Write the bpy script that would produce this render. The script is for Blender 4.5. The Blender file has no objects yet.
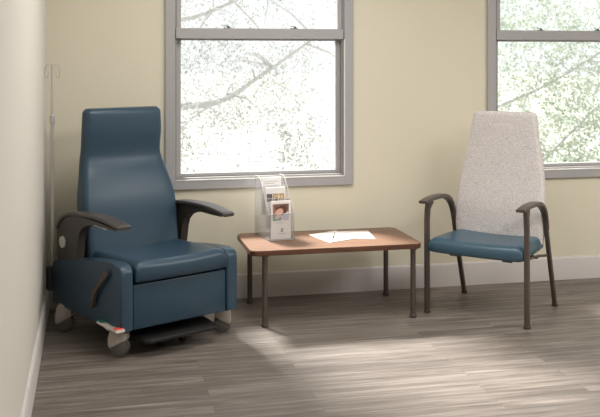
import bpy, bmesh, math, random
from mathutils import Vector, Matrix
random.seed(7)
C = bpy.context.scene.collection
S = bpy.context.scene
PI = math.pi

# ------------------------------------------------------------------ camera
F = 923.0
cam_d = bpy.data.cameras.new('camera'); cam = bpy.data.objects.new('camera', cam_d); C.objects.link(cam)
cam_d.sensor_width = 36; cam_d.lens = F / 600 * 36; cam_d.sensor_fit = 'HORIZONTAL'
cam_d.shift_y = -(208.5 - 57) / 600
cam.location = (0.261, -5.686, 1.5)
cam.rotation_euler = (PI / 2, 0, -math.atan(208 / 923))
cam_d.clip_end = 500
cam_d.dof.use_dof = True; cam_d.dof.focus_distance = 5.2; cam_d.dof.aperture_fstop = 4.0
S.camera = cam

# ------------------------------------------------------------------ view, world, lights
S.view_settings.view_transform = 'Standard'; S.view_settings.look = 'None'
S.view_settings.gamma = 1; S.view_settings.use_curve_mapping = False
S.view_settings.exposure = 0.0

w = bpy.data.worlds.new('overcast_sky'); S.world = w; w.use_nodes = True
bgn = w.node_tree.nodes['Background']
bgn.inputs[0].default_value = (0.97, 0.985, 1.0, 1); bgn.inputs[1].default_value = 1.2

sd = bpy.data.lights.new('sun', 'SUN'); sun = bpy.data.objects.new('sun', sd); C.objects.link(sun)
sd.energy = 16; sd.angle = math.radians(13); sd.color = (1.0, 0.97, 0.93)
sun.rotation_euler = Vector((0.14, -0.385, -0.41)).to_track_quat('-Z', 'Y').to_euler()
sun.location = (-3, 8, 9)

def area(name, loc, tgt, sx, sy, e, col):
    d = bpy.data.lights.new(name, 'AREA'); o = bpy.data.objects.new(name, d); C.objects.link(o)
    d.shape = 'RECTANGLE'; d.size = sx; d.size_y = sy; d.energy = e; d.color = col
    o.location = loc
    o.rotation_euler = (Vector(tgt) - Vector(loc)).to_track_quat('-Z', 'Y').to_euler()
    return o
area('unseen_ceiling_light', (4.2, -2.9, 2.70), (4.2, -2.9, 0), 1.8, 1.8, 92, (1, 0.985, 0.965))
area('unseen_ceiling_light', (2.4, -4.2, 2.70), (2.4, -4.2, 0), 1.2, 1.2, 44, (1, 0.985, 0.965))  # unseen lamp added as room fill
area('unseen_ceiling_light', (1.25, -1.6, 2.70), (1.25, -1.6, 0), 1.2, 1.2, 38, (1, 0.985, 0.965))  # unseen lamp added to brighten the left of the back wall

# ------------------------------------------------------------------ materials
def srgb(r, g, b):
    return tuple(((c / 255) / 12.92 if c <= 10 else (((c / 255) + 0.055) / 1.055) ** 2.4) for c in (r, g, b)) + (1,)

def mat(name, col, rough=0.5, metal=0.0, spec=0.5, var=0.0, vscale=8, bump=0.0, bscale=200, coat=0.0, col2=None, stretch=None):
    m = bpy.data.materials.new(name); m.use_nodes = True
    nt = m.node_tree; N = nt.nodes; Lk = nt.links; p = N['Principled BSDF']
    p.inputs['Base Color'].default_value = col; p.inputs['Roughness'].default_value = rough
    p.inputs['Metallic'].default_value = metal; p.inputs['Specular IOR Level'].default_value = spec
    p.inputs['Coat Weight'].default_value = coat
    tc = N.new('ShaderNodeTexCoord')
    if var > 0:
        n = N.new('ShaderNodeTexNoise'); n.inputs['Scale'].default_value = vscale; n.inputs['Detail'].default_value = 4
        if stretch:
            mp = N.new('ShaderNodeMapping'); mp.inputs['Scale'].default_value = stretch
            Lk.new(tc.outputs['Object'], mp.inputs[0]); Lk.new(mp.outputs[0], n.inputs['Vector'])
        else: Lk.new(tc.outputs['Object'], n.inputs['Vector'])
        mx = N.new('ShaderNodeMix'); mx.data_type = 'RGBA'
        mx.inputs[6].default_value = col
        c2 = col2 if col2 else tuple(c * (1 - var) for c in col[:3]) + (1,)
        mx.inputs[7].default_value = c2
        Lk.new(n.outputs['Fac'], mx.inputs[0]); Lk.new(mx.outputs[2], p.inputs['Base Color'])
    if bump > 0:
        n2 = N.new('ShaderNodeTexNoise'); n2.inputs['Scale'].default_value = bscale; n2.inputs['Detail'].default_value = 3
        Lk.new(tc.outputs['Object'], n2.inputs['Vector'])
        b = N.new('ShaderNodeBump'); b.inputs['Strength'].default_value = bump; b.inputs['Distance'].default_value = 0.002
        Lk.new(n2.outputs['Fac'], b.inputs['Height']); Lk.new(b.outputs[0], p.inputs['Normal'])
    return m

M_wall = mat('painted_wall', srgb(220, 213, 193), 0.75, var=0.03, vscale=1.5, bump=0.15, bscale=260)
M_wall_l = mat('painted_wall_cream', srgb(214, 209, 200), 0.7, var=0.02, vscale=1.5, bump=0.12, bscale=260)
M_ceil = mat('ceiling_paint', srgb(232, 228, 218), 0.9, bump=0.2, bscale=120, var=0.02)
M_base = mat('baseboard_paint', srgb(206, 200, 198), 0.5, var=0.03, vscale=2)
M_frame = mat('window_grey_paint', srgb(170, 168, 169), 0.42, var=0.03, vscale=5)
M_frame_d = mat('window_track_grey', srgb(150, 146, 142), 0.5, var=0.05)
M_edge_hl = mat('white_edge_highlight', srgb(232, 230, 226), 0.4, var=0.02)  # white for the painted highlight on the casing edge
M_lock = mat('lock_metal', srgb(70, 68, 66), 0.4, metal=0.6, var=0.1)
M_vinyl = mat('blue_vinyl', srgb(49, 72, 89), 0.34, spec=0.42, var=0.10, vscale=5, bump=0.10, bscale=420)
M_vinyl2 = mat('blue_vinyl_seat', srgb(62, 92, 110), 0.32, spec=0.5, var=0.08, vscale=5, bump=0.08, bscale=420)
M_pipe = mat('dark_seam', srgb(22, 34, 46), 0.6, var=0.1)
M_plastic = mat('brown_grey_plastic', srgb(68, 62, 57), 0.42, var=0.06, bump=0.05, bscale=500)
M_pad = mat('dark_arm_pad', srgb(74, 68, 66), 0.34, var=0.05, bump=0.05, bscale=500)
M_lever = mat('lever_brown', srgb(78, 62, 50), 0.4, var=0.1)
M_bronze = mat('bronze_powder_coat', srgb(92, 82, 76), 0.38, metal=0.35, var=0.08, bump=0.05, bscale=800)
M_black = mat('black_rubber', srgb(24, 23, 23), 0.55, var=0.1, bump=0.1, bscale=300)
M_tread = mat('wheel_grey_rubber', srgb(98, 94, 90), 0.6, var=0.1)
M_taupe = mat('caster_taupe_plastic', srgb(180, 171, 162), 0.5, var=0.04)
M_white = mat('white_plastic', srgb(214, 208, 200), 0.4, var=0.03)
M_green = mat('green_pedal', srgb(20, 120, 92), 0.4, var=0.03)
M_red = mat('red_pedal', srgb(225, 80, 66), 0.4, var=0.03)
M_chrome = mat('brushed_steel', srgb(205, 202, 198), 0.3, metal=0.4, var=0.05)
M_steel = mat('pole_steel', srgb(196, 192, 188), 0.34, metal=0.25, var=0.05)
M_paper = mat('paper', srgb(226, 221, 214), 0.7, var=0.01)
M_paper2 = mat('brochure_paper', srgb(240, 236, 234), 0.45, var=0.01)
M_ink = mat('grey_ink', srgb(176, 170, 170), 0.6, var=0.02)
M_inkd = mat('dark_ink', srgb(110, 105, 110), 0.6, var=0.02)
M_bark = mat('washed_out_bark', srgb(198, 197, 196), 0.9, var=0.1, vscale=10)  # bark colour lightened to carry the outdoor glare

def m_floor():
    m = bpy.data.materials.new('wood_plank_floor'); m.use_nodes = True
    nt = m.node_tree; N = nt.nodes; K = nt.links; p = N['Principled BSDF']
    tc = N.new('ShaderNodeTexCoord')
    br = N.new('ShaderNodeTexBrick')
    br.offset = 0.37; br.offset_frequency = 2
    br.inputs['Scale'].default_value = 1.0
    br.inputs['Brick Width'].default_value = 1.22; br.inputs['Row Height'].default_value = 0.102
    br.inputs['Mortar Size'].default_value = 0.0012; br.inputs['Mortar Smooth'].default_value = 0.2
    br.inputs['Color1'].default_value = (0, 0, 0, 1); br.inputs['Color2'].default_value = (1, 1, 1, 1)
    br.inputs['Mortar'].default_value = (0.5, 0.5, 0.5, 1)
    K.new(tc.outputs['Object'], br.inputs['Vector'])
    # random offset per plank, so the grain breaks at every board
    sep = N.new('ShaderNodeSeparateXYZ'); K.new(tc.outputs['Object'], sep.inputs[0])
    ad = N.new('ShaderNodeMath'); ad.operation = 'MULTIPLY_ADD'; ad.inputs[1].default_value = 7.3
    K.new(br.outputs['Color'], ad.inputs[0]); K.new(sep.outputs['X'], ad.inputs[2])
    cb = N.new('ShaderNodeCombineXYZ'); K.new(ad.outputs[0], cb.inputs['X']); K.new(sep.outputs['Y'], cb.inputs['Y'])
    K.new(br.outputs['Color'], cb.inputs['Z'])
    def noise(sc, stretch, det, rough=0.6, dist=0.0):
        mp = N.new('ShaderNodeMapping'); mp.inputs['Scale'].default_value = stretch
        K.new(cb.outputs[0], mp.inputs[0])
        n = N.new('ShaderNodeTexNoise'); n.inputs['Scale'].default_value = sc; n.inputs['Detail'].default_value = det
        n.inputs['Roughness'].default_value = rough; n.inputs['Distortion'].default_value = dist
        K.new(mp.outputs[0], n.inputs['Vector']); return n
    g1 = noise(3.0, (0.55, 11, 3), 6, 0.62, 0.6)
    g2 = noise(9.0, (0.5, 18, 3), 4, 0.6, 0.3)
    a = N.new('ShaderNodeMath'); a.operation = 'MULTIPLY_ADD'; a.inputs[1].default_value = 0.35
    K.new(g2.outputs['Fac'], a.inputs[0])
    b = N.new('ShaderNodeMath'); b.operation = 'MULTIPLY'; b.inputs[1].default_value = 0.65
    K.new(g1.outputs['Fac'], b.inputs[0]); K.new(b.outputs[0], a.inputs[2])
    c = N.new('ShaderNodeMath'); c.operation = 'MULTIPLY_ADD'; c.inputs[1].default_value = 0.045
    K.new(br.outputs['Color'], c.inputs[0]); K.new(a.outputs[0], c.inputs[2])
    r = N.new('ShaderNodeValToRGB'); K.new(c.outputs[0], r.inputs[0])
    e = r.color_ramp.elements
    e[0].position = 0.32; e[0].color = srgb(70, 63, 58)
    e[1].position = 0.72; e[1].color = srgb(154, 144, 136)
    x = e.new(0.5); x.color = srgb(106, 98, 91)
    mx = N.new('ShaderNodeMix'); mx.data_type = 'RGBA'; mx.inputs[7].default_value = srgb(70, 62, 57)
    mf = N.new('ShaderNodeMath'); mf.operation = 'MULTIPLY'; mf.inputs[1].default_value = 0.55
    K.new(br.outputs['Fac'], mf.inputs[0]); K.new(mf.outputs[0], mx.inputs[0]); K.new(r.outputs[0], mx.inputs[6])
    K.new(mx.outputs[2], p.inputs['Base Color'])
    p.inputs['Roughness'].default_value = 0.46; p.inputs['Specular IOR Level'].default_value = 0.35
    bp = N.new('ShaderNodeBump'); bp.inputs['Strength'].default_value = 0.15; bp.inputs['Distance'].default_value = 0.001
    K.new(a.outputs[0], bp.inputs['Height']); K.new(bp.outputs[0], p.inputs['Normal'])
    return m
M_floor = m_floor()

def m_wood(name, c1, c2, rough):
    m = bpy.data.materials.new(name); m.use_nodes = True
    nt = m.node_tree; N = nt.nodes; K = nt.links; p = N['Principled BSDF']
    tc = N.new('ShaderNodeTexCoord'); mp = N.new('ShaderNodeMapping'); mp.inputs['Scale'].default_value = (1.2, 16, 16)
    K.new(tc.outputs['Object'], mp.inputs[0])
    n = N.new('ShaderNodeTexNoise'); n.inputs['Scale'].default_value = 3.5; n.inputs['Detail'].default_value = 6
    n.inputs['Distortion'].default_value = 0.5
    K.new(mp.outputs[0], n.inputs['Vector'])
    r = N.new('ShaderNodeValToRGB'); r.color_ramp.elements[0].position = 0.35; r.color_ramp.elements[1].position = 0.68
    r.color_ramp.elements[0].color = c1; r.color_ramp.elements[1].color = c2
    K.new(n.outputs['Fac'], r.inputs[0]); K.new(r.outputs[0], p.inputs['Base Color'])
    p.inputs['Roughness'].default_value = rough; p.inputs['Specular IOR Level'].default_value = 0.4
    return m
M_top = m_wood('walnut_laminate', srgb(104, 75, 58), srgb(132, 98, 76), 0.4)
M_edge = m_wood('walnut_edge_band', srgb(84, 54, 40), srgb(104, 70, 53), 0.45)

def m_fabric():
    m = bpy.data.materials.new('woven_grey_fabric'); m.use_nodes = True
    nt = m.node_tree; N = nt.nodes; K = nt.links; p = N['Principled BSDF']
    tc = N.new('ShaderNodeTexCoord')
    mp = N.new('ShaderNodeMapping'); mp.inputs['Scale'].default_value = (60, 60, 190); K.new(tc.outputs['Object'], mp.inputs[0])
    n = N.new('ShaderNodeTexNoise'); n.inputs['Scale'].default_value = 1.6; n.inputs['Detail'].default_value = 3
    K.new(mp.outputs[0], n.inputs['Vector'])
    r = N.new('ShaderNodeValToRGB'); r.color_ramp.elements[0].position = 0.33; r.color_ramp.elements[1].position = 0.62
    r.color_ramp.elements[0].color = srgb(186, 178, 175); r.color_ramp.elements[1].color = srgb(222, 216, 214)
    K.new(n.outputs['Fac'], r.inputs[0]); K.new(r.outputs[0], p.inputs['Base Color'])
    p.inputs['Roughness'].default_value = 0.9; p.inputs['Specular IOR Level'].default_value = 0.15
    b = N.new('ShaderNodeBump'); b.inputs['Strength'].default_value = 0.45; b.inputs['Distance'].default_value = 0.002
    K.new(n.outputs['Fac'], b.inputs['Height']); K.new(b.outputs[0], p.inputs['Normal'])
    return m
M_fabric = m_fabric()

def m_clear(name, tint, refl_ior, base_mix, diffuse=0.0, dcol=(0.9, 0.9, 0.9, 1)):
    m = bpy.data.materials.new(name); m.use_nodes = True
    nt = m.node_tree; N = nt.nodes; K = nt.links
    for n in list(N): N.remove(n)
    out = N.new('ShaderNodeOutputMaterial'); tr = N.new('ShaderNodeBsdfTransparent'); tr.inputs[0].default_value = tint
    gl = N.new('ShaderNodeBsdfGlossy'); gl.inputs['Roughness'].default_value = 0.03
    lw = N.new('ShaderNodeLayerWeight'); lw.inputs['Blend'].default_value = 0.5
    pw = N.new('ShaderNodeMath'); pw.operation = 'POWER'; pw.inputs[1].default_value = 4.0; K.new(lw.outputs['Facing'], pw.inputs[0])
    fr = N.new('ShaderNodeMath'); fr.operation = 'MULTIPLY_ADD'; fr.inputs[1].default_value = 0.7
    fr.inputs[2].default_value = ((refl_ior - 1) / (refl_ior + 1)) ** 2; K.new(pw.outputs[0], fr.inputs[0])
    mx = N.new('ShaderNodeMixShader'); K.new(fr.outputs[0], mx.inputs[0]); K.new(tr.outputs[0], mx.inputs[1]); K.new(gl.outputs[0], mx.inputs[2])
    last = mx
    if diffuse:
        df = N.new('ShaderNodeBsdfDiffuse'); df.inputs[0].default_value = dcol
        m2 = N.new('ShaderNodeMixShader'); m2.inputs[0].default_value = diffuse
        K.new(mx.outputs[0], m2.inputs[1]); K.new(df.outputs[0], m2.inputs[2]); last = m2
    K.new(last.outputs[0], out.inputs[0])
    return m
M_glass = m_clear('window_glass', (0.98, 0.99, 0.99, 1), 1.35, 0)
M_acryl = m_clear('clear_acrylic', (0.95, 0.95, 0.95, 1), 1.4, 0, 0.07)
M_acryl_e = m_clear('acrylic_edge', (0.9, 0.9, 0.9, 1), 1.5, 0, 0.6, (0.92, 0.9, 0.88, 1))

def m_leaf(name, c):
    m = bpy.data.materials.new(name); m.use_nodes = True
    nt = m.node_tree; N = nt.nodes; K = nt.links
    for n in list(N): N.remove(n)
    out = N.new('ShaderNodeOutputMaterial'); d = N.new('ShaderNodeBsdfDiffuse'); t = N.new('ShaderNodeBsdfTranslucent')
    tc = N.new('ShaderNodeTexCoord'); no = N.new('ShaderNodeTexNoise'); no.inputs['Scale'].default_value = 1.2
    K.new(tc.outputs['Object'], no.inputs['Vector'])
    r = N.new('ShaderNodeValToRGB'); r.color_ramp.elements[0].color = tuple(x * .86 for x in c[:3]) + (1,); r.color_ramp.elements[1].color = c
    r.color_ramp.elements[0].position = .4; r.color_ramp.elements[1].position = .6
    K.new(no.outputs['Fac'], r.inputs[0]); K.new(r.outputs[0], d.inputs[0]); K.new(r.outputs[0], t.inputs[0])
    mx = N.new('ShaderNodeMixShader'); mx.inputs[0].default_value = 0.5
    K.new(d.outputs[0], mx.inputs[1]); K.new(t.outputs[0], mx.inputs[2]); K.new(mx.outputs[0], out.inputs[0])
    return m
M_leaf_a = m_leaf('washed_out_grey_leaf', srgb(182, 184, 182))  # overexposure and haze put into both leaf colours
M_leaf_b = m_leaf('washed_out_green_leaf', srgb(178, 186, 172))

# ------------------------------------------------------------------ mesh helpers
def finish(bm, sharp=35):
    bmesh.ops.recalc_face_normals(bm, faces=bm.faces)
    for f in bm.faces: f.smooth = True
    for e in bm.edges:
        if len(e.link_faces) == 2 and e.calc_face_angle(0) > math.radians(sharp): e.smooth = False

def obj(name, bm, m, parent=None, sharp=35, flat=False):
    if flat: bmesh.ops.recalc_face_normals(bm, faces=bm.faces)
    else: finish(bm, sharp)
    me = bpy.data.meshes.new(name); bm.to_mesh(me); bm.free()
    for mm in (m if isinstance(m, (list, tuple)) else [m]): me.materials.append(mm)
    o = bpy.data.objects.new(name, me); C.objects.link(o)
    if parent: o.parent = parent
    return o

def empty(name, loc, rz=0):
    o = bpy.data.objects.new(name, None); C.objects.link(o); o.location = loc; o.rotation_euler = (0, 0, rz); o.empty_display_size = 0.1
    return o

def tag(o, label=None, cat=None, group=None, kind=None):
    if label: o['label'] = label
    if cat: o['category'] = cat
    if group: o['group'] = group
    if kind: o['kind'] = kind
    return o

def box(bm, x0, x1, y0, y1, z0, z1, bev=0.0, seg=2):
    t = bmesh.new()
    r = bmesh.ops.create_cube(t, size=1)
    for v in t.verts:
        v.co = Vector(((x0 + x1) / 2 + v.co.x * (x1 - x0), (y0 + y1) / 2 + v.co.y * (y1 - y0), (z0 + z1) / 2 + v.co.z * (z1 - z0)))
    if bev > 0:
        bmesh.ops.bevel(t, geom=list(t.edges), offset=bev, segments=seg, affect='EDGES', profile=0.5)
    merge(bm, t)

def merge(bm, t, M=None):
    if M is not None: bmesh.ops.transform(t, matrix=M, verts=t.verts)
    me = bpy.data.meshes.new('tmp'); t.to_mesh(me); t.free(); bm.from_mesh(me); bpy.data.meshes.remove(me)

def bx(*a, **k):
    bm = bmesh.new(); box(bm, *a, **k); return bm

def catmull(pts, n=6, closed=False):
    pts = [Vector(p) for p in pts]; out = []; L = len(pts)
    rng = range(L) if closed else range(L - 1)
    for i in rng:
        if closed: a, b, c, d = pts[(i - 1) % L], pts[i], pts[(i + 1) % L], pts[(i + 2) % L]
        else: a, b, c, d = pts[max(i - 1, 0)], pts[i], pts[i + 1], pts[min(i + 2, L - 1)]
        for k in range(n):
            t = k / n
            out.append(0.5 * ((2 * b) + (-a + c) * t + (2 * a - 5 * b + 4 * c - d) * t * t + (-a + 3 * b - 3 * c + d) * t ** 3))
    if not closed: out.append(pts[-1])
    return out

def prism(bm, outline, axis, a0, a1, bev=0.0, seg=3):
    """outline: list of 2D points; axis 'x': points are (y,z); 'z': (x,y); 'y': (x,z)"""
    t = bmesh.new()
    def P(p, a):
        return {'x': (a, p[0], p[1]), 'y': (p[0], a, p[1]), 'z': (p[0], p[1], a)}[axis]
    v0 = [t.verts.new(P(p, a0)) for p in outline]; v1 = [t.verts.new(P(p, a1)) for p in outline]
    n = len(outline)
    f0 = t.faces.new(v0); f1 = t.faces.new(v1)
    for i in range(n): t.faces.new((v0[i], v0[(i + 1) % n], v1[(i + 1) % n], v1[i]))
    if bev > 0:
        es = list(set(f0.edges) | set(f1.edges))
        bmesh.ops.bevel(t, geom=es, offset=bev, segments=seg, affect='EDGES', profile=0.5, clamp_overlap=True)
    merge(bm, t)

def rrect(x0, x1, y0, y1, r, n=6):
    out = []
    for cx, cy, a0 in ((x1 - r, y0 + r, -90), (x1 - r, y1 - r, 0), (x0 + r, y1 - r, 90), (x0 + r, y0 + r, 180)):
        for k in range(n + 1):
            a = math.radians(a0 + 90 * k / n); out.append((cx + r * math.cos(a), cy + r * math.sin(a)))
    return out

def sweep(bm, path, sec, up=(1, 0, 0), scale=None, cap=True):
    """sweep a 2D section (u along 'up'-ish side axis, v across) along path"""
    path = [Vector(p) for p in path]; up = Vector(up).normalized(); rings = []
    for i, p in enumerate(path):
        d = (path[min(i + 1, len(path) - 1)] - path[max(i - 1, 0)]).normalized()
        s = (up - d * up.dot(d)).normalized(); nrm = d.cross(s).normalized()
        k = scale[i] if scale else (1, 1)
        rings.append([bm.verts.new(p + s * (u * k[0]) + nrm * (v * k[1])) for u, v in sec])
    n = len(sec)
    for a, b in zip(rings, rings[1:]):
        for i in range(n): bm.faces.new((a[i], a[(i + 1) % n], b[(i + 1) % n], b[i]))
    if cap: bm.faces.new(rings[0]); bm.faces.new(rings[-1])

def circ(r, n=14): return [(r * math.cos(2 * PI * k / n), r * math.sin(2 * PI * k / n)) for k in range(n)]

def tube(bm, path, r, n=14, up=(1, 0, 0.001)): sweep(bm, path, circ(r, n), up)

def cyl(bm, p0, p1, r0, r1=None, n=20):
    r1 = r0 if r1 is None else r1
    p0, p1 = Vector(p0), Vector(p1); d = (p1 - p0).normalized()
    a = Vector((1, 0, 0)) if abs(d.x) < 0.9 else Vector((0, 1, 0)); s = d.cross(a).normalized(); q = d.cross(s)
    A = [bm.verts.new(p0 + (s * math.cos(2 * PI * k / n) + q * math.sin(2 * PI * k / n)) * r0) for k in range(n)]
    B = [bm.verts.new(p1 + (s * math.cos(2 * PI * k / n) + q * math.sin(2 * PI * k / n)) * r1) for k in range(n)]
    for k in range(n): bm.faces.new((A[k], A[(k + 1) % n], B[(k + 1) % n], B[k]))
    bm.faces.new(A); bm.faces.new(B)

def lathe(bm, prof, cx=0, cy=0, n=20):
    rings = [[bm.verts.new((cx + r * math.cos(2 * PI * k / n), cy + r * math.sin(2 * PI * k / n), z)) for k in range(n)] for r, z in prof]
    for a, b in zip(rings, rings[1:]):
        for k in range(n): bm.faces.new((a[k], a[(k + 1) % n], b[(k + 1) % n], b[k]))
    bm.faces.new(rings[0]); bm.faces.new(rings[-1])

def loft(bm, rings):
    R = [[bm.verts.new(p) for p in r] for r in rings]; n = len(R[0])
    for a, b in zip(R, R[1:]):
        for k in range(n): bm.faces.new((a[k], a[(k + 1) % n], b[(k + 1) % n], b[k]))
    bm.faces.new(R[0]); bm.faces.new(R[-1])

def interp(tab, z):
    if z <= tab[0][0]: return tab[0][1:]
    for i in range(len(tab) - 1):       # smooth cubic through the rows
        a, b = tab[i], tab[i + 1]
        if z <= b[0]:
            p, q = tab[max(i - 1, 0)], tab[min(i + 2, len(tab) - 1)]
            h = b[0] - a[0]; t = (z - a[0]) / h; out = []
            for k in range(1, len(a)):
                m0 = (b[k] - p[k]) / (b[0] - p[0]) * h; m1 = (q[k] - a[k]) / (q[0] - a[0]) * h
                out.append((2*t**3 - 3*t*t + 1) * a[k] + (t**3 - 2*t*t + t) * m0 + (3*t*t - 2*t**3) * b[k] + (t**3 - t*t) * m1)
            return tuple(out)
    return tab[-1][1:]

def back_cushion(tab, z0, z1, rtop=0.035, bulge=0.012, N=26, edge=0.03):
    """upholstered back. tab rows: z, half width, face y, thickness"""
    bm = bmesh.new(); rings = []
    zs = [z0 + (z1 - rtop - z0) * i / N for i in range(N + 1)]
    lv = [(z, 0.0) for z in zs] + [(z1 - rtop + rtop * math.sin(a), rtop * (1 - math.cos(a))) for a in [math.radians(d) for d in (15, 30, 45, 60, 72, 82, 88)]]
    lv = [(z0 - 0.0, 0.03)] + lv
    for z, ins in lv:
        hw, yf, th = interp(tab, z); hw -= ins * 0.9; 
        y0 = yf + ins; y1 = yf + th - ins * 0.6
        e = min(edge, (y1 - y0) * 0.48, hw)
        ring = []
        for x, y in rrect(-hw, hw, y0, y1, e, 5): ring.append((x, y, z))
        # subdivide the front for a soft crown
        out = []
        for i, p in enumerate(ring):
            q = ring[(i + 1) % len(ring)]; out.append(p)
            if abs(p[0] - q[0]) > hw:
                for k in range(1, 12): t = k / 12; out.append(tuple(a + (b - a) * t for a, b in zip(p, q)))
        res = []
        for x, y, zz in out:
            c = 1 - (x / max(hw, .01)) ** 2
            if y < (y0 + y1) / 2: y -= bulge * max(c, 0)
            else: y += bulge * 0.4 * max(c, 0)
            res.append((x, y, zz))
        rings.append(res)
    loft(bm, rings)
    return bm

def cushion(hw, y0, y1, zt, zb, r=0.035, dip=0.0, nx=18, ny=16, frontbow=0.0, taper=0.0):
    """seat cushion; zt/zb functions or numbers of (x,y)"""
    bm = bmesh.new()
    us = [-1 + 2 * i / nx for i in range(nx + 1)]; vs = [i / ny for i in range(ny + 1)]
    # concentrate samples at the edges
    def ez(u): return math.copysign(1 - (1 - abs(u)) ** 1.7, u)
    us = [ez(u) for u in us]; vs2 = [(ez(2 * v - 1) + 1) / 2 for v in vs]
    top = {}; bot = {}
    for i, u in enumerate(us):
        for j, v in enumerate(vs2):
            x = u * hw; bow = frontbow * (1 - u * u); y = (y0 - bow) * (1 - v) + y1 * v
            dx = hw - abs(x); dy = min((y - (y0 - bow)), (y1 - y))
            def rd(d): return r - math.sqrt(max(r * r - max(r - d, 0) ** 2, 0)) if d < r else 0
            drop = min(rd(dx) + rd(dy), r * 1.0)
            tz = (zt(x, y) if callable(zt) else zt) - drop - dip * (1 - u * u) * math.sin(PI * min(max(v, 0), 1) * 0.5 + PI * .25)
            bz = (zb(x, y) if callable(zb) else zb) + min(rd(dx) + rd(dy), r) * 0.35
            xk = x * (1 - taper * v); top[i, j] = bm.verts.new((xk, y, tz)); bot[i, j] = bm.verts.new((xk, y, bz))
    for i in range(nx):
        for j in range(ny):
            bm.faces.new((top[i, j], top[i + 1, j], top[i + 1, j + 1], top[i, j + 1]))
            bm.faces.new((bot[i, j], bot[i, j + 1], bot[i + 1, j + 1], bot[i + 1, j]))
    per = [(i, 0) for i in range(nx)] + [(nx, j) for j in range(ny)] + [(i, ny) for i in range(nx, 0, -1)] + [(0, j) for j in range(ny, 0, -1)]
    for a, b in zip(per, per[1:] + per[:1]): bm.faces.new((top[a], bot[a], bot[b], top[b]))
    return bm

# ------------------------------------------------------------------ the room
RX, RY, RH = 6.0, -7.6, 2.74
W = [(0.755, 1.828), (2.866, 3.939)]        # window openings
WZ0, WZ1 = 0.745, 2.42
tag(obj('floor', bx(-0.12, RX + 0.12, RY - 0.12, 0.14, -0.12, 0), M_floor), kind='structure')
tag(obj('ceiling', bx(-0.12, RX + 0.12, RY - 0.12, 0.14, RH, RH + 0.12), M_ceil), kind='structure')
tag(obj('wall_left', bx(-0.12, 0, RY - 0.12, 0.14, 0, RH), M_wall_l), kind='structure')
tag(obj('wall_right', bx(RX, RX + 0.12, RY - 0.12, 0.14, 0, RH), M_wall), kind='structure')
tag(obj('wall_front', bx(0, RX, RY - 0.12, RY, 0, RH), M_wall), kind='structure')
bm = bmesh.new()
xs = [0] + [v for p in W for v in p] + [RX]
zs = [0, WZ0, WZ1, RH]
for i in range(len(xs) - 1):
    for j in range(3):
        if i in (1, 3) and j == 1: continue
        box(bm, xs[i], xs[i + 1], 0, 0.14, zs[j], zs[j + 1])
bmesh.ops.remove_doubles(bm, verts=bm.verts, dist=1e-4)
seen = {}
for f in list(bm.faces):
    k = tuple(round(c, 3) for c in f.calc_center_median()); seen.setdefault(k, []).append(f)
bmesh.ops.delete(bm, geom=[f for v in seen.values() if len(v) > 1 for f in v], context='FACES_ONLY')
tag(obj('wall_back', bm, M_wall, flat=True), kind='structure')

for i_, (lx_, ly_, ls_) in enumerate(((4.2, -2.9, .9), (2.4, -4.2, .6), (1.25, -1.6, .6))):   # unseen frames added to dress the area lights as ceiling panels
    bm = bmesh.new(); e_ = ls_ + .03
    box(bm, lx_ - e_, lx_ + e_, ly_ - e_, ly_ - ls_, 2.69, RH); box(bm, lx_ - e_, lx_ + e_, ly_ + ls_, ly_ + e_, 2.69, RH)
    box(bm, lx_ - e_, lx_ - ls_, ly_ - ls_, ly_ + ls_, 2.69, RH); box(bm, lx_ + ls_, lx_ + e_, ly_ - ls_, ly_ + ls_, 2.69, RH)
    tag(obj('added_lamp_trim_%d' % (i_ + 1), bm, M_frame, flat=True), kind='structure')

def baseboard(name, pts, d):
    prof = [(0, 0), (0.014, 0), (0.014, 0.140), (0.011, 0.147), (0.006, 0.152), (0, 0.152)]
    bm = bmesh.new()
    (x0, y0), (x1, y1) = pts
    nx_, ny_ = d
    A = [bm.verts.new((x0 + nx_ * u, y0 + ny_ * u, z)) for u, z in prof]; B = [bm.verts.new((x1 + nx_ * u, y1 + ny_ * u, z)) for u, z in prof]
    for k in range(len(prof)): bm.faces.new((A[k], A[(k + 1) % len(prof)], B[(k + 1) % len(prof)], B[k]))
    bm.faces.new(A); bm.faces.new(B)
    tag(obj(name, bm, M_base), kind='structure')
baseboard('baseboard_back', [(0.0, 0), (RX, 0)], (0, -1))
baseboard('baseboard_left', [(0, RY), (0, -0.0145)], (1, 0))

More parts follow.
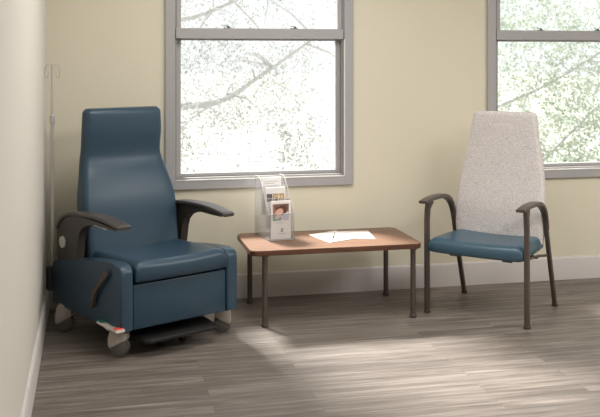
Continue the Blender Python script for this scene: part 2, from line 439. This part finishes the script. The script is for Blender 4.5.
def window(idx, x0, x1):
    root = tag(empty('window_%d' % idx, (x0, 0, WZ0)), kind='structure')
    w_ = x1 - x0; h_ = WZ1 - WZ0
    # casing board round the opening, standing proud of the wall
    bm = bmesh.new(); cw = 0.058
    box(bm, -cw, 0, -0.022, 0, -cw, h_ + cw, 0.002, 1); box(bm, w_, w_ + cw, -0.022, 0, -cw, h_ + cw, 0.002, 1)
    box(bm, 0, w_, -0.022, 0, -cw, 0, 0.002, 1); box(bm, 0, w_, -0.022, 0, h_, h_ + cw, 0.002, 1)
    obj('casing', bm, M_frame, root)
    bm = bmesh.new()                    # jamb liner in the wall thickness
    box(bm, 0, 0.012, 0, 0.14, 0, h_); box(bm, w_ - 0.012, w_, 0, 0.14, 0, h_)
    box(bm, 0.012, w_ - 0.012, 0, 0.14, 0, 0.012); box(bm, 0.012, w_ - 0.012, 0, 0.14, h_ - 0.012, h_)
    obj('jamb', bm, M_frame_d, root)
    rz0, rz1 = 0.868, 0.933             # meeting rail, above the sill
    # pale strip painting the highlight on the inner edge of the casing below the rail
    bm = bmesh.new()
    box(bm, 0.010, w_ - 0.002, -0.026, -0.018, -0.003, 0.003); box(bm, w_ - 0.003, w_ + 0.003, -0.026, -0.018, 0.003, rz0)
    obj('edge_highlight', bm, M_edge_hl, root)
    # lower sash, set back
    sx = 0.030
    bm = bmesh.new(); y0, y1 = 0.040, 0.075
    box(bm, 0.012, 0.012 + sx, y0, y1, 0.012, rz0 + .02, 0.003, 1); box(bm, w_ - 0.012 - sx, w_ - 0.012, y0, y1, 0.012, rz0 + .02, 0.003, 1)
    box(bm, 0.012 + sx, w_ - 0.012 - sx, y0, y1, 0.012, 0.034, 0.003, 1); box(bm, 0.012 + sx, w_ - 0.012 - sx, y0, y1, rz0 - .01, rz0 + .02, 0.003, 1)
    ls = obj('lower_sash', bm, M_frame, root)
    obj('pane', bx(0.012 + sx - .005, w_ - 0.012 - sx + .005, 0.056, 0.060, 0.03, rz0), M_glass, ls)
    # upper sash nearly flush with the casing
    bm = bmesh.new(); y0, y1 = 0.0, 0.035; ux = 0.040
    box(bm, 0.0125, ux, y0, y1, rz0, h_ - 0.013, 0.002, 1); box(bm, w_ - ux, w_ - 0.0125, y0, y1, rz0, h_ - 0.013, 0.002, 1)
    box(bm, ux, w_ - ux, y0, y1, h_ - 0.055, h_ - 0.013, 0.002, 1)
    us = obj('upper_sash', bm, M_frame, root)
    obj('pane', bx(ux - .005, w_ - ux + .005, 0.016, 0.020, rz1 - .01, h_ - 0.05), M_glass, us)
    obj('meeting_rail', bx(0.006, w_ - 0.006, -0.018, 0.036, rz0, rz1, bev=0.003, seg=1), M_frame, root)
    for lx in (0.325, w_ - 0.325):
        bm = bmesh.new(); box(bm, lx - 0.024, lx + 0.024, -0.010, 0.010, rz1, rz1 + 0.004, 0.002, 1)
        cyl(bm, (lx + 0.008, 0, rz1 + 0.004), (lx + 0.008, 0, rz1 + 0.014), 0.008, 0.006)
        sweep(bm, [(lx + 0.008, -0.001, rz1 + 0.013), (lx - 0.012, -0.003, rz1 + 0.013), (lx - 0.024, -0.006, rz1 + 0.018)], [(-.002, -.004), (.002, -.004), (.002, .004), (-.002, .004)], up=(0, 0, 1))
        obj('sash_lock', bm, M_lock, root)
for i, (a, b) in enumerate(W): window(i + 1, a, b)

# ------------------------------------------------------------------ outside: lawn and trees with glare-paled colours
tag(obj('ground_outside', bx(-90, 130, 0.6, 280, -3.7, -3.6), mat('pale_paving', srgb(160, 160, 150), 0.9, var=0.05, vscale=0.5)), kind='structure')

def tree(name, base, label, trunk, branches, blobs, leafm, ls=0.05, seed=1, group=None):
    rnd = random.Random(seed)
    root = tag(empty(name, base), label, 'tree', group)
    bm = bmesh.new(); p = catmull(trunk, 5); n = len(p)
    sweep(bm, p, circ(1, 10), up=(1, 0, 0.01), scale=[(0.17 - 0.11 * i / n,) * 2 for i in range(n)])
    tr = obj('trunk', bm, M_bark, root)
    for pts, r in branches:
        bm = bmesh.new(); q = catmull(pts, 6); n = len(q)
        sweep(bm, q, circ(1, 8), up=(0.01, 0.02, 1), scale=[(r * (1 - 0.8 * i / n),) * 2 for i in range(n)])
        for k in range(16):
            i = rnd.randrange(n // 4, n - 1); a = q[i]; d = Vector((rnd.uniform(-1, 1), rnd.uniform(-.6, .6), rnd.uniform(-1, .7))) * rnd.uniform(.3, .8)
            sweep(bm, [a, a + d * .5 + Vector((0, 0, .05)), a + d], circ(1, 5), up=(0.01, 1, .3), scale=[(r * .25,) * 2, (r * .16,) * 2, (r * .05,) * 2])
        obj('branch', bm, M_bark, root)
    bm = bmesh.new()
    for (c, rad, cnt) in blobs:
        c = Vector(c); twigs = []
        for _ in range(max(3, cnt // 26)):
            while True:
                o = Vector((rnd.uniform(-1, 1), rnd.uniform(-1, 1), rnd.uniform(-1, 1)))
                if o.length < 1: break
            d = Vector((rnd.gauss(0, 1), rnd.gauss(0, 1), rnd.gauss(-.5, .8))).normalized()
            p0 = c + Vector((o.x * rad[0], o.y * rad[1], o.z * rad[2]))
            for k in range(26):
                a = p0 + d * (k * 0.026) + Vector([rnd.gauss(0, .035) for _ in range(3)])
                s = ls * rnd.uniform(.6, 1.3)
                u = Vector([rnd.gauss(0, 1) for _ in range(3)]).normalized(); v = u.cross(Vector([rnd.gauss(0, 1) for _ in range(3)])).normalized()
                vs = [bm.verts.new(a + u * s * .5 * x + v * s * .24 * y) for x, y in ((-1, 0), (-.2, -1), (1, 0), (-.2, 1))]
                bm.faces.new(vs)
    me = bpy.data.meshes.new('foliage'); bm.to_mesh(me); bm.free(); me.materials.append(leafm)
    fo = bpy.data.objects.new('foliage', me); C.objects.link(fo); fo.parent = root

# ------------------------------------------------------------------ patient recliner (left)
def recliner():
    root = tag(empty('patient_recliner', (0.534, -0.570, 0), math.radians(26.5)),
               'tall blue vinyl patient recliner on casters, with dark curved armrests, in the corner', 'armchair')
    # base body between the side panels
    obj('base_front', bx(-0.277, 0.277, -0.392, 0.32, 0.145, 0.368, bev=0.008, seg=2), M_vinyl, root)
    side = [(-0.40, 0.150), (-0.40, 0.425), (-0.396, 0.446), (-0.382, 0.462), (-0.358, 0.470), (-0.32, 0.472), (-0.20, 0.464),
            (-0.06, 0.449), (0.08, 0.430), (0.22, 0.402), (0.375, 0.374), (0.392, 0.365), (0.398, 0.348), (0.398, 0.15), (0.385, 0.132), (-0.385, 0.142)]
    for s in (-1, 1):
        bm = bmesh.new(); a0, a1 = sorted((s * 0.279, s * 0.350))
        prism(bm, side, 'x', a0, a1, bev=0.012, seg=4)
        sp = obj('side_panel', bm, M_vinyl, root, sharp=50)
        if s < 0:
            bm = bmesh.new()            # recline lever
            path = catmull([(-0.366, -0.282, 0.424), (-0.370, -0.262, 0.402), (-0.372, -0.235, 0.372), (-0.372, -0.19, 0.332), (-0.370, -0.150, 0.290), (-0.364, -0.122, 0.226)], 5)
            n = len(path)
            sweep(bm, path, rrect(-0.007, 0.007, -0.015, 0.015, 0.006, 3), up=(1, 0, 0), scale=[(1, 0.75 + 0.5 * abs(math.cos(PI * i / n)) * (1 if i < n / 2 else .8)) for i in range(n)])
            cyl(bm, (-0.352, -0.128, 0.235), (-0.374, -0.128, 0.235), 0.014)
            obj('recline_lever', bm, M_lever, root)
    # seat cushion
    bm = cushion(0.271, -0.412, 0.16, lambda x, y: 0.486 - 0.03 * max(0, (y + .40)) , 0.376, r=0.034, dip=0.014, frontbow=0.006)
    obj('seat_cushion', bm, M_vinyl, root, sharp=60)
    # back: head bulster and lumbar in one upholstered shape
    tab = [(0.40, 0.272, 0.045, 0.13), (0.55, 0.282, 0.075, 0.13), (0.72, 0.286, 0.110, 0.12), (0.84, 0.266, 0.152, 0.10), (0.93, 0.247, 0.190, 0.09),
           (0.98, 0.241, 0.194, 0.085), (1.08, 0.242, 0.182, 0.085), (1.22, 0.238, 0.188, 0.075)]
    bk = obj('backrest', back_cushion(tab, 0.40, 1.215, rtop=0.03, bulge=0.010, edge=0.03), M_vinyl, root, sharp=60); bk.location.x = -0.006
    # plastic arm supports with pads
    for s in (-1, 1):
        ar = [(0.338, 0.372), (0.332, 0.44), (0.335, 0.47), (0.350, 0.50), (0.346, 0.53), (0.328, 0.550), (0.318, 0.575), (0.27, 0.618), (0.19, 0.645), (0.11, 0.656), (0.0, 0.658), (-0.16, 0.654), (-0.30, 0.645),
              (-0.33, 0.640), (-0.30, 0.632), (-0.22, 0.634), (-0.12, 0.636), (-0.03, 0.628), (0.03, 0.608), (0.07, 0.575), (0.088, 0.53), (0.095, 0.46), (0.10, 0.422)]
        bm = bmesh.new(); a0, a1 = sorted((s * 0.300, s * 0.345)); prism(bm, ar, 'x', a0, a1, bev=0.006, seg=2)
        sup = obj('arm_support', bm, M_plastic, root, sharp=40)
        bm = bmesh.new()
        pth = catmull([(s * .323, 0.335, 0.555), (s * .322, 0.318, 0.585), (s * .320, 0.27, 0.625), (s * .318, 0.19, 0.652), (s * .318, 0.08, 0.667), (s * .318, -0.06, 0.674), (s * .316, -0.2, 0.672), (s * .314, -0.33, 0.658), (s * .314, -0.370, 0.650)], 5)
        n = len(pth)
        sweep(bm, pth, rrect(-0.036, 0.036, -0.011, 0.011, 0.008, 3), up=(1, 0, 0), scale=[(0.86 + 0.22 * min(1, i / (n * .6)) - (0.16 if i >= n - 2 else 0), 1 if i < n - 3 else 0.8) for i in range(n)])
        obj('armrest_pad', bm, M_pad, root, sharp=40)
        if s < 0:
            bm = bmesh.new(); box(bm, -0.298, -0.286, -0.13, 0.05, 0.607, 0.613, 0.002, 1)
            box(bm, -0.297, -0.287, -0.10, -0.07, 0.610, 0.660, 0.002, 1); box(bm, -0.297, -0.287, 0.00, 0.03, 0.610, 0.660, 0.002, 1)
            obj('arm_release_bar', bm, M_chrome, root)
        bm = bmesh.new(); xa = s * 0.345; xb = s * 0.354
        cyl(bm, (xa, 0.268, 0.490), (xb, 0.268, 0.490), 0.033, 0.030, 28)
        obj('pivot_cap', bm, M_white, root)
    # casters
    for cx, cy, a in ((-0.302, -0.298, 38), (0.335, -0.272, 235), (-0.330, 0.272, 55), (0.30, 0.262, 10)):
        e = empty('caster', (cx, cy, 0), math.radians(a)); e.parent = root
        bm = bmesh.new()
        hood = [(-0.030, 0.150), (0.034, 0.150), (0.042, 0.13), (0.048, 0.10), (0.050, 0.062), (0.042, 0.046), (0.028, 0.050), (0.006, 0.064), (-0.018, 0.078), (-0.038, 0.086), (-0.040, 0.11)]
        prism(bm, hood, 'x', -0.037, 0.037, bev=0.006, seg=2)
        obj('caster_hood', bm, M_taupe, e)
        for s in (-1, 1):
            bm = bmesh.new(); cyl(bm, (s * 0.005, 0, 0.046), (s * 0.009, 0, 0.046), 0.042, 0.046, 28); cyl(bm, (s * 0.009, 0, 0.046), (s * 0.025, 0, 0.046), 0.046, 0.046, 28); cyl(bm, (s * 0.025, 0, 0.046), (s * 0.030, 0, 0.046), 0.044, 0.034, 28)
            obj('wheel', bm, M_tread, e)
    # brake pedal
    p = empty('brake_pedal', (-0.360, -0.310, 0.158)); p.parent = root
    bm = bmesh.new()
    sweep(bm, [(0, 0.105, 0.006), (0, 0.07, 0.004), (0, 0.04, 0.0), (0, 0.0, -0.004), (0, -0.04, 0.0), (0, -0.07, 0.002), (0, -0.105, 0.004)], rrect(-0.022, 0.022, -0.007, 0.007, 0.005, 3), up=(1, 0, 0), scale=[(1.05, 1), (1.05, 1), (.7, 1.1), (.9, 1.3), (.7, 1.1), (1.1, 1), (1.1, 1)])
    box(bm, 0.01, 0.05, -0.018, 0.018, -0.012, 0.006, 0.003, 1)
    obj('pedal_bar', bm, M_white, p)
    obj('release_tread', bx(-0.021, 0.021, 0.062, 0.103, 0.0115, 0.0165, bev=0.002, seg=1), M_green, p)['label'] = 'green tread of the pedal'
    obj('lock_tread', bx(-0.022, 0.022, -0.103, -0.062, 0.0085, 0.0135, bev=0.002, seg=1), M_red, p)['label'] = 'red tread of the pedal'
    # footrest plate under the seat
    e = empty('footrest', (0, 0, 0)); e.parent = root
    bm = bmesh.new(); prism(bm, [(-0.20, -0.435), (0.185, -0.435), (0.215, -0.40), (0.235, -0.25), (0.235, -0.05), (-0.235, -0.05), (-0.235, -0.25), (-0.225, -0.41)], 'z', 0.072, 0.094, bev=0.007, seg=2)
    obj('foot_plate', bm, M_black, e)
    for s in (-1, 1): obj('footrest_arm', bx(s * 0.16 - .012, s * 0.16 + .012, -0.12, 0.1, 0.09, 0.15, bev=0.003, seg=1), M_black, e)
    for fx in (-0.055, 0.075):
        bm = bmesh.new(); box(bm, fx - .014, fx + .014, -0.30, -0.262, 0.03, 0.075, 0.003, 1); cyl(bm, (fx - .012, -0.28, 0.020), (fx + .012, -0.28, 0.020), 0.020)
        obj('glide_roller', bm, M_black, e)
    # IV pole in its socket behind the left side
    e = empty('drip_pole', (-0.331, 0.433, 0)); e.parent = root
    bm = bmesh.new(); cyl(bm, (0, 0, 0.17), (0, 0, 1.165), 0.0105); obj('outer_tube', bm, M_steel, e)
    bm = bmesh.new(); cyl(bm, (0, 0, 1.13), (0, 0, 1.458), 0.0068); obj('inner_tube', bm, M_steel, e)
    bm = bmesh.new(); lathe(bm, [(0.010, 1.125), (0.015, 1.130), (0.015, 1.172), (0.008, 1.178)]); obj('collar', bm, M_steel, e)
    bm = bmesh.new(); box(bm, -0.036, 0.014, -0.036, 0.010, 0.20, 0.33, 0.004, 1); obj('socket', bm, M_plastic, e)
    for s in (-1, 1):
        bm = bmesh.new(); vx, vy = math.cos(math.radians(-39)), math.sin(math.radians(-39))
        pts = [(0, 1.453), (0.02, 1.458), (0.033, 1.452), (0.041, 1.432), (0.042, 1.405), (0.037, 1.388), (0.028, 1.386), (0.021, 1.400), (0.022, 1.415)]
        tube(bm, catmull([(s * d * vx, s * d * vy, z) for d, z in pts], 5), 0.0030, 8, up=(vy, -vx, 0.01)); obj('hook', bm, M_chrome, e)
recliner()

# ------------------------------------------------------------------ guest chair (right)
def guest_chair():
    root = tag(empty('guest_chair', (2.58, -0.59, 0), math.radians(-45)),
               'high-back guest chair with pale woven back and blue seat, standing under the right window', 'armchair')
    bm = cushion(0.284, -0.290, 0.150, lambda x, y: 0.450 - 0.02 * max(0, y + .1), lambda x, y: 0.360, r=0.036, dip=0.012, frontbow=0.012, taper=0.085)
    obj('seat', bm, M_vinyl2, root, sharp=60)
    tab = [(0.40, 0.268, 0.085, 0.06), (0.5, 0.278, 0.090, 0.06), (0.6, 0.277, 0.100, 0.06), (0.73, 0.267, 0.128, 0.06), (0.88, 0.244, 0.155, 0.06), (1.0, 0.219, 0.172, 0.055), (1.08, 0.208, 0.180, 0.055), (1.165, 0.196, 0.192, 0.05)]
    obj('backrest', back_cushion(tab, 0.40, 1.166, rtop=0.022, bulge=0.010, edge=0.022), M_fabric, root, sharp=60)
    bm = bmesh.new(); box(bm, -0.19, -0.13, -0.20, 0.10, 0.335, 0.362, 0.004, 1); box(bm, 0.13, 0.19, -0.20, 0.10, 0.335, 0.362, 0.004, 1)
    box(bm, -0.278, 0.278, -0.02, 0.01, 0.335, 0.350, 0.003, 1)
    obj('seat_frame', bm, M_bronze, root)
    for s in (-1, 1):
        X = s * 0.290
        bm = bmesh.new()
        pth = catmull([(X, -0.345, 0.658), (X, -0.31, 0.662), (X, -0.25, 0.667), (X, -0.16, 0.668), (X, -0.07, 0.662), (X, 0.0, 0.645), (X, 0.055, 0.612), (X, 0.09, 0.565), (X, 0.118, 0.49)], 5)
        n = len(pth)
        sweep(bm, pth, rrect(-0.026, 0.026, -0.011, 0.011, 0.007, 3), up=(1, 0, 0), scale=[(1.05 - 0.50 * max(0, (i / n - .35) / .65), 0.75 + .45 * min(1, i / (n * .5))) for i in range(n)])
        obj('armrest', bm, M_bronze, root, sharp=40)
        bm = bmesh.new()
        sweep(bm, catmull([(X, 0.100, 0.54), (X, 0.13, 0.43), (X, 0.175, 0.30), (X, 0.235, 0.13), (X, 0.276, 0.012)], 4), rrect(-0.012, 0.012, -0.015, 0.015, 0.005, 2), up=(1, 0, 0))
        lg = obj('leg', bm, M_bronze, root)
        bm = bmesh.new(); lathe(bm, [(0.014, 0), (0.019, 0.002), (0.019, 0.013), (0.014, 0.018)], X, 0.278); obj('foot_glide', bm, M_plastic, lg)
        X = s * 0.300; bm = bmesh.new()
        # front leg flares into the arm
        sweep(bm, [(X, -0.265, 0.012), (X, -0.267, 0.3), (X, -0.268, 0.54), (X - s * .003, -0.266, 0.61), (X - s * .007, -0.256, 0.640), (X - s * .01, -0.248, 0.658)], rrect(-0.013, 0.013, -0.017, 0.017, 0.005, 2), up=(1, 0, 0), scale=[(1, 1), (1, 1), (1, 1), (1, 1.15), (1.05, 1.6), (1.1, 2.1)])
        lg = obj('leg', bm, M_bronze, root)
        bm = bmesh.new(); lathe(bm, [(0.014, 0), (0.020, 0.002), (0.020, 0.013), (0.014, 0.018)], X, -0.265); obj('foot_glide', bm, M_plastic, lg)
        bm = bmesh.new(); x0, x1 = sorted((s * 0.27, s * 0.285)); sweep(bm, [((x0 + x1) / 2, -0.20, 0.366), ((x0 + x1) / 2, 0.0, 0.350), (s * 0.284, 0.166, 0.326)], rrect(-0.006, 0.006, -0.007, 0.007, 0.002, 2), up=(1, 0, 0)); obj('side_rail', bm, M_bronze, root)
guest_chair()

# ------------------------------------------------------------------ table
def table():
    root = tag(empty('coffee_table', (1.614, -0.41, 0)), 'low walnut-topped table with slim dark legs between the two chairs', 'table')
    bm = bmesh.new(); prism(bm, rrect(-0.50, 0.50, -0.265, 0.265, 0.045, 8), 'z', 0.401, 0.4285, bev=0.002, seg=1)
    e = obj('edge_band', bm, M_edge, root)
    bm = bmesh.new(); prism(bm, rrect(-0.4985, 0.4985, -0.2635, 0.2635, 0.044, 8), 'z', 0.4285, 0.430)
    obj('table_top', bm, M_top, root)
    for sx, sy in ((-1, -1), (1, -1), (-1, 1), (1, 1)):
        x = sx * 0.434 + (0.018 if sx > 0 else 0); y = sy * 0.252 + 0.022
        if sx < 0: x = -0.416
        bm = bmesh.new(); cyl(bm, (x, y, 0.012), (x, y, 0.401), 0.0155, n=20)
        lathe(bm, [(0.026, 0.394), (0.026, 0.401)], x, y)
        lg = obj('leg', bm, M_bronze, root)
        bm = bmesh.new(); lathe(bm, [(0.016, 0), (0.020, 0.003), (0.020, 0.015), (0.016, 0.022)], x, y); obj('foot_glide', bm, M_plastic, lg)
table()

# brochure holder
def holder():
    a = math.radians(8.5); TZ = 0.430
    root = tag(empty('brochure_holder', (1.260, -0.433, TZ), a), 'clear acrylic three-tier brochure holder on the left end of the low table', 'brochure holder')
    t = 0.0035; wd = 0.160
    # local frame: x along width, y backwards (0 front .. 0.225 rear)
    prof = [(0.0, 0.0), (0.0, 0.155), (0.01, 0.17), (0.07, 0.235), (0.12, 0.30), (0.165, 0.345), (0.19, 0.357), (0.25, 0.357), (0.26, 0.350), (0.26, 0.0)]
    for x in (0, wd - t):
        bm = bmesh.new(); prism(bm, prof, 'x', x, x + t); obj('side_wall', bm, M_acryl, root)
        bm = bmesh.new(); xc = x + t / 2
        tube(bm, [(xc, y, z) for y, z in prof[1:9]], 0.0018, 6, up=(1, 0, 0)); obj('side_edge', bm, M_acryl_e, root)
    bm = bmesh.new(); box(bm, t, wd - t, 0.0, 0.26, 0.0, t); obj('bottom_plate', bm, M_acryl, root)
    bm = bmesh.new(); box(bm, t, wd - t, 0.255, 0.2585, t, 0.355); obj('rear_wall', bm, M_acryl, root)
    tiers = [(0.004, 0.0, 0.155), (0.075, 0.06, 0.235), (0.145, 0.13, 0.30)]
    for y, z0, z1 in tiers:
        bm = bmesh.new(); box(bm, t, wd - t, y, y + 0.003, z0 + t, z1); box(bm, t, wd - t, y, y + 0.055, z0 + t, z0 + t + 0.003)
        obj('pocket', bm, M_acryl, root)
        bm = bmesh.new(); box(bm, t, wd - t, y, y + 0.003, z1, z1 + 0.003); obj('pocket_edge', bm, M_acryl_e, root)
        bm = bmesh.new(); box(bm, t, wd - t, y, y + 0.003, z0 + t - .001, z0 + t + 0.003); obj('pocket_edge', bm, M_acryl_e, root)
    W_ = wd - 2 * t
    def brochure(y, z0, h, w, x0, lab):
        r = tag(empty('brochure', tuple(root.matrix_basis @ Vector((0, 0, 0)))), lab, 'brochure', 'brochures in the holder')
        # same frame as the holder
        r.rotation_euler = (0, 0, a); r.location = (1.260 + math.cos(a) * x0 - math.sin(a) * y, -0.433 + math.sin(a) * x0 + math.cos(a) * y, TZ + z0)
        bm = bmesh.new(); box(bm, 0, w, 0, 0.012, 0, h)
        obj('cover', bm, M_paper2, r)
        return r
    def patch(r, x0, x1, z0, z1, m, name='picture', dy=0.0006):
        bm = bmesh.new(); box(bm, x0, x1, -dy, 0.0, z0, z1); return obj(name, bm, m, r)
    w = 0.120
    b = brochure(0.012, 0.008, 0.222, w, 0.020, 'frontmost white brochure, with a photo of a resting person on its cover')
    c = patch(b, 0.008, 0.108, 0.108, 0.205, M_photo, 'cover_photo')
    bm = bmesh.new()                    # small mark: ring with an upright stroke
    for k in range(14):
        a0 = math.radians(40 + 20 * k); cyl(bm, (0.066 + .007 * math.cos(a0), -0.0012, 0.052 + .010 * math.sin(a0)), (0.066 + .007 * math.cos(a0), -0.0001, 0.052 + .010 * math.sin(a0)), 0.0020, n=8)
    box(bm, 0.064, 0.068, -0.0012, 0, 0.044, 0.060)
    obj('emblem', bm, M_inkd, b)
    patch(b, 0.040, 0.092, 0.030, 0.033, M_ink, 'caption_line')
    patch(b, 0.020, 0.070, 0.094, 0.097, M_ink, 'caption_line')
    b = brochure(0.083, 0.068, 0.232, w, 0.012, 'middle white brochure, with three small pictures in a row')
    for k, m in enumerate((M_ph1, M_ph2, M_ph3)): patch(b, 0.004 + k * .038, 0.038 + k * .038, 0.150, 0.196, m, 'small_picture')
    b = brochure(0.153, 0.138, 0.214, w, 0.012, 'rearmost white brochure, with faint lines of text at the top')
    for k in range(4): patch(b, 0.014, 0.100 - (k % 2) * .02, 0.188 - k * .012, 0.191 - k * .012, M_ink, 'text_line')

def m_photo(name, cols, scale, seed):
    m = bpy.data.materials.new(name); m.use_nodes = True
    nt = m.node_tree; N = nt.nodes; K = nt.links; p = N['Principled BSDF']; p.inputs['Roughness'].default_value = 0.4
    tc = N.new('ShaderNodeTexCoord'); mp = N.new('ShaderNodeMapping'); mp.inputs['Location'].default_value = (seed, seed * .7, seed * .3)
    K.new(tc.outputs['Object'], mp.inputs[0])
    n = N.new('ShaderNodeTexNoise'); n.inputs['Scale'].default_value = scale; n.inputs['Detail'].default_value = 1.5; K.new(mp.outputs[0], n.inputs['Vector'])
    r = N.new('ShaderNodeValToRGB'); K.new(n.outputs['Fac'], r.inputs[0]); r.color_ramp.interpolation = 'EASE'
    e = r.color_ramp.elements; e[0].position = 0.32; e[0].color = cols[0]; e[1].position = 0.68; e[1].color = cols[-1]
    for i, c in enumerate(cols[1:-1]): x = e.new(0.32 + 0.36 * (i + 1) / (len(cols) - 1)); x.color = c
    K.new(r.outputs[0], p.inputs['Base Color']); return m
M_ph1 = m_photo('picture_dark', [srgb(60, 60, 70), srgb(120, 110, 110)], 60, 1)
M_ph2 = m_photo('picture_tan', [srgb(80, 66, 60), srgb(190, 160, 120), srgb(225, 205, 170)], 70, 2)
M_ph3 = m_photo('picture_gold', [srgb(90, 70, 56), srgb(200, 168, 110), srgb(240, 225, 190)], 70, 5)
M_photo = m_photo('picture_backdrop', [srgb(120, 92, 84), srgb(168, 132, 118)], 25, 3)
holder()

def cover_art():
    """the cover photograph as flat printed shapes: dark hair, face, pale pillow and shirt"""
    root = [o for o in bpy.data.objects if o.name.startswith('cover_photo')][0]
    def disc(cx, cz, rx, rz, m, dy, rot=0, name='printed_shape'):
        bm = bmesh.new(); vs = []
        for k in range(24):
            t = 2 * PI * k / 24; x, z = rx * math.cos(t), rz * math.sin(t)
            xx = cx + x * math.cos(rot) - z * math.sin(rot); zz = cz + x * math.sin(rot) + z * math.cos(rot)
            vs.append((min(max(xx, 0.0085), 0.1075), min(max(zz, 0.1085), 0.2045)))
        prism(bm, vs, 'y', -dy - 0.0003, -dy); obj(name, bm, m, root)
    mk = lambda n, r, g, b: mat(n, srgb(r, g, b), 0.5, var=0.05)
    disc(0.085, 0.128, 0.045, 0.032, mk('print_lilac', 206, 200, 214), 0.0007, name='printed_pillow')
    disc(0.030, 0.122, 0.030, 0.020, mk('print_teal', 126, 170, 160), 0.0010, name='printed_sleeve')
    disc(0.062, 0.168, 0.038, 0.028, mk('print_brown', 96, 66, 56), 0.0013, 0.3, name='printed_hair')
    disc(0.048, 0.158, 0.026, 0.020, mk('print_skin', 226, 176, 156), 0.0016, 0.5, name='printed_face')
    disc(0.042, 0.136, 0.024, 0.012, mk('print_skin_light', 232, 196, 180), 0.0019, 0.7, name='printed_hand')
cover_art()

# papers and pen
TZ = 0.4302
def sheet(name, corners, z, label, cat, curl=0.004, thick=0.0006, m=M_paper, n=10, group=None):
    bm = bmesh.new(); A, B, Cc, D = [Vector((x, y, 0)) for x, y in corners]
    top = {}; bot = {}
    org = (A + B + Cc + D) / 4
    for i in range(n + 1):
        for j in range(n + 1):
            u, v = i / n, j / n
            p = (A * (1 - u) + B * u) * (1 - v) + (D * (1 - u) + Cc * u) * v - org
            zz = curl * (max(0, v - .35) / .65) ** 2 * (0.4 + 0.6 * math.sin(PI * u))
            top[i, j] = bm.verts.new((p.x, p.y, zz + thick)); bot[i, j] = bm.verts.new((p.x, p.y, zz))
    for i in range(n):
        for j in range(n):
            bm.faces.new((top[i, j], top[i + 1, j], top[i + 1, j + 1], top[i, j + 1])); bm.faces.new((bot[i, j], bot[i, j + 1], bot[i + 1, j + 1], bot[i + 1, j]))
    per = [(i, 0) for i in range(n)] + [(n, j) for j in range(n)] + [(i, n) for i in range(n, 0, -1)] + [(0, j) for j in range(n, 0, -1)]
    for a, b in zip(per, per[1:] + per[:1]): bm.faces.new((top[a], bot[a], bot[b], top[b]))
    o = obj(name, bm, m); o.location = (org.x, org.y, z)
    tag(o, label, cat, group); return o
b = sheet('notepad', [(1.528, -0.295), (1.592, -0.545), (1.786, -0.450), (1.722, -0.205)], TZ, 'white notepad lying open on the table, a pen resting on it', 'notepad', curl=0.0, thick=0.004)
sheet('paper_sheet', [(1.730, -0.215), (1.788, -0.462), (1.885, -0.492), (1.918, -0.240)], TZ, 'loose white sheet at the right of the notepad on the table', 'paper', curl=0.0, thick=0.0015)
root = tag(empty('pen', (1.640, -0.439, TZ + 0.0085), math.atan2(0.176, 0.065)), 'slim dark-tipped silver pen resting on the white notepad', 'pen')
bm = bmesh.new(); cyl(bm, (0.018, 0, 0), (0.135, 0, 0), 0.0038, 0.0042, 14); obj('barrel', bm, M_chrome, root)
bm = bmesh.new(); cyl(bm, (0, 0, -.001), (0.020, 0, 0), 0.0016, 0.0045, 14); cyl(bm, (0.008, 0, 0), (0.040, 0, 0), 0.0045, 0.0045, 14); obj('grip', bm, M_black, root)
bm = bmesh.new(); box(bm, 0.09, 0.135, -0.001, 0.001, 0.004, 0.0065); obj('clip', bm, M_black, root)

# ------------------------------------------------------------------ trees beyond the windows
tree('shade_tree', (-1.2, 6.0, -3.6), 'pale leafy tree seen through the left window, one long crooked branch', [(0, 0, 0), (0.1, 0, 2), (0.0, 0.1, 4.0), (0.2, 0, 6.2)],
     [([(0.05, 0, 3.6), (1.2, -.4, 4.35), (2.0, -.5, 4.5), (2.9, -.6, 4.55), (3.5, -.6, 4.9), (4.2, -.7, 5.4)], 0.075),
      ([(0.1, 0, 4.4), (1.5, -.3, 5.4), (2.7, -.3, 5.6), (4.0, -.4, 6.2)], 0.06)],
     [((2.6, -.4, 4.9), (1.6, .8, .8), 13000), ((4.0, -.4, 4.2), (.4, .5, 1.1), 5500), ((2.2, -.3, 4.2), (.8, .5, .55), 4200), ((3.0, -.2, 6.3), (1.8, .8, .7), 7500)], M_leaf_a, 0.042, 3)
tree('shade_tree', (4.9, 7.5, -3.6), 'greenish leafy tree filling the right window', [(0, 0, 0), (.1, 0, 2), (0, 0, 4.5), (-.1, 0, 6.5)],
     [([(0, 0, 3.9), (1.0, -.3, 4.25), (2.2, -.4, 4.75), (3.6, -.5, 5.6)], 0.045),
      ([(0, 0, 2.0), (1.2, -.2, 2.7), (2.4, -.4, 3.9), (3.6, -.5, 5.0)], 0.042)],
     [((2.2, -.4, 4.4), (1.9, .8, 1.3), 17000), ((2.2, -.3, 6.0), (1.8, .8, .8), 7000), ((2.2, -.3, 3.0), (1.7, .7, .7), 7000)], M_leaf_b, 0.055, 5)
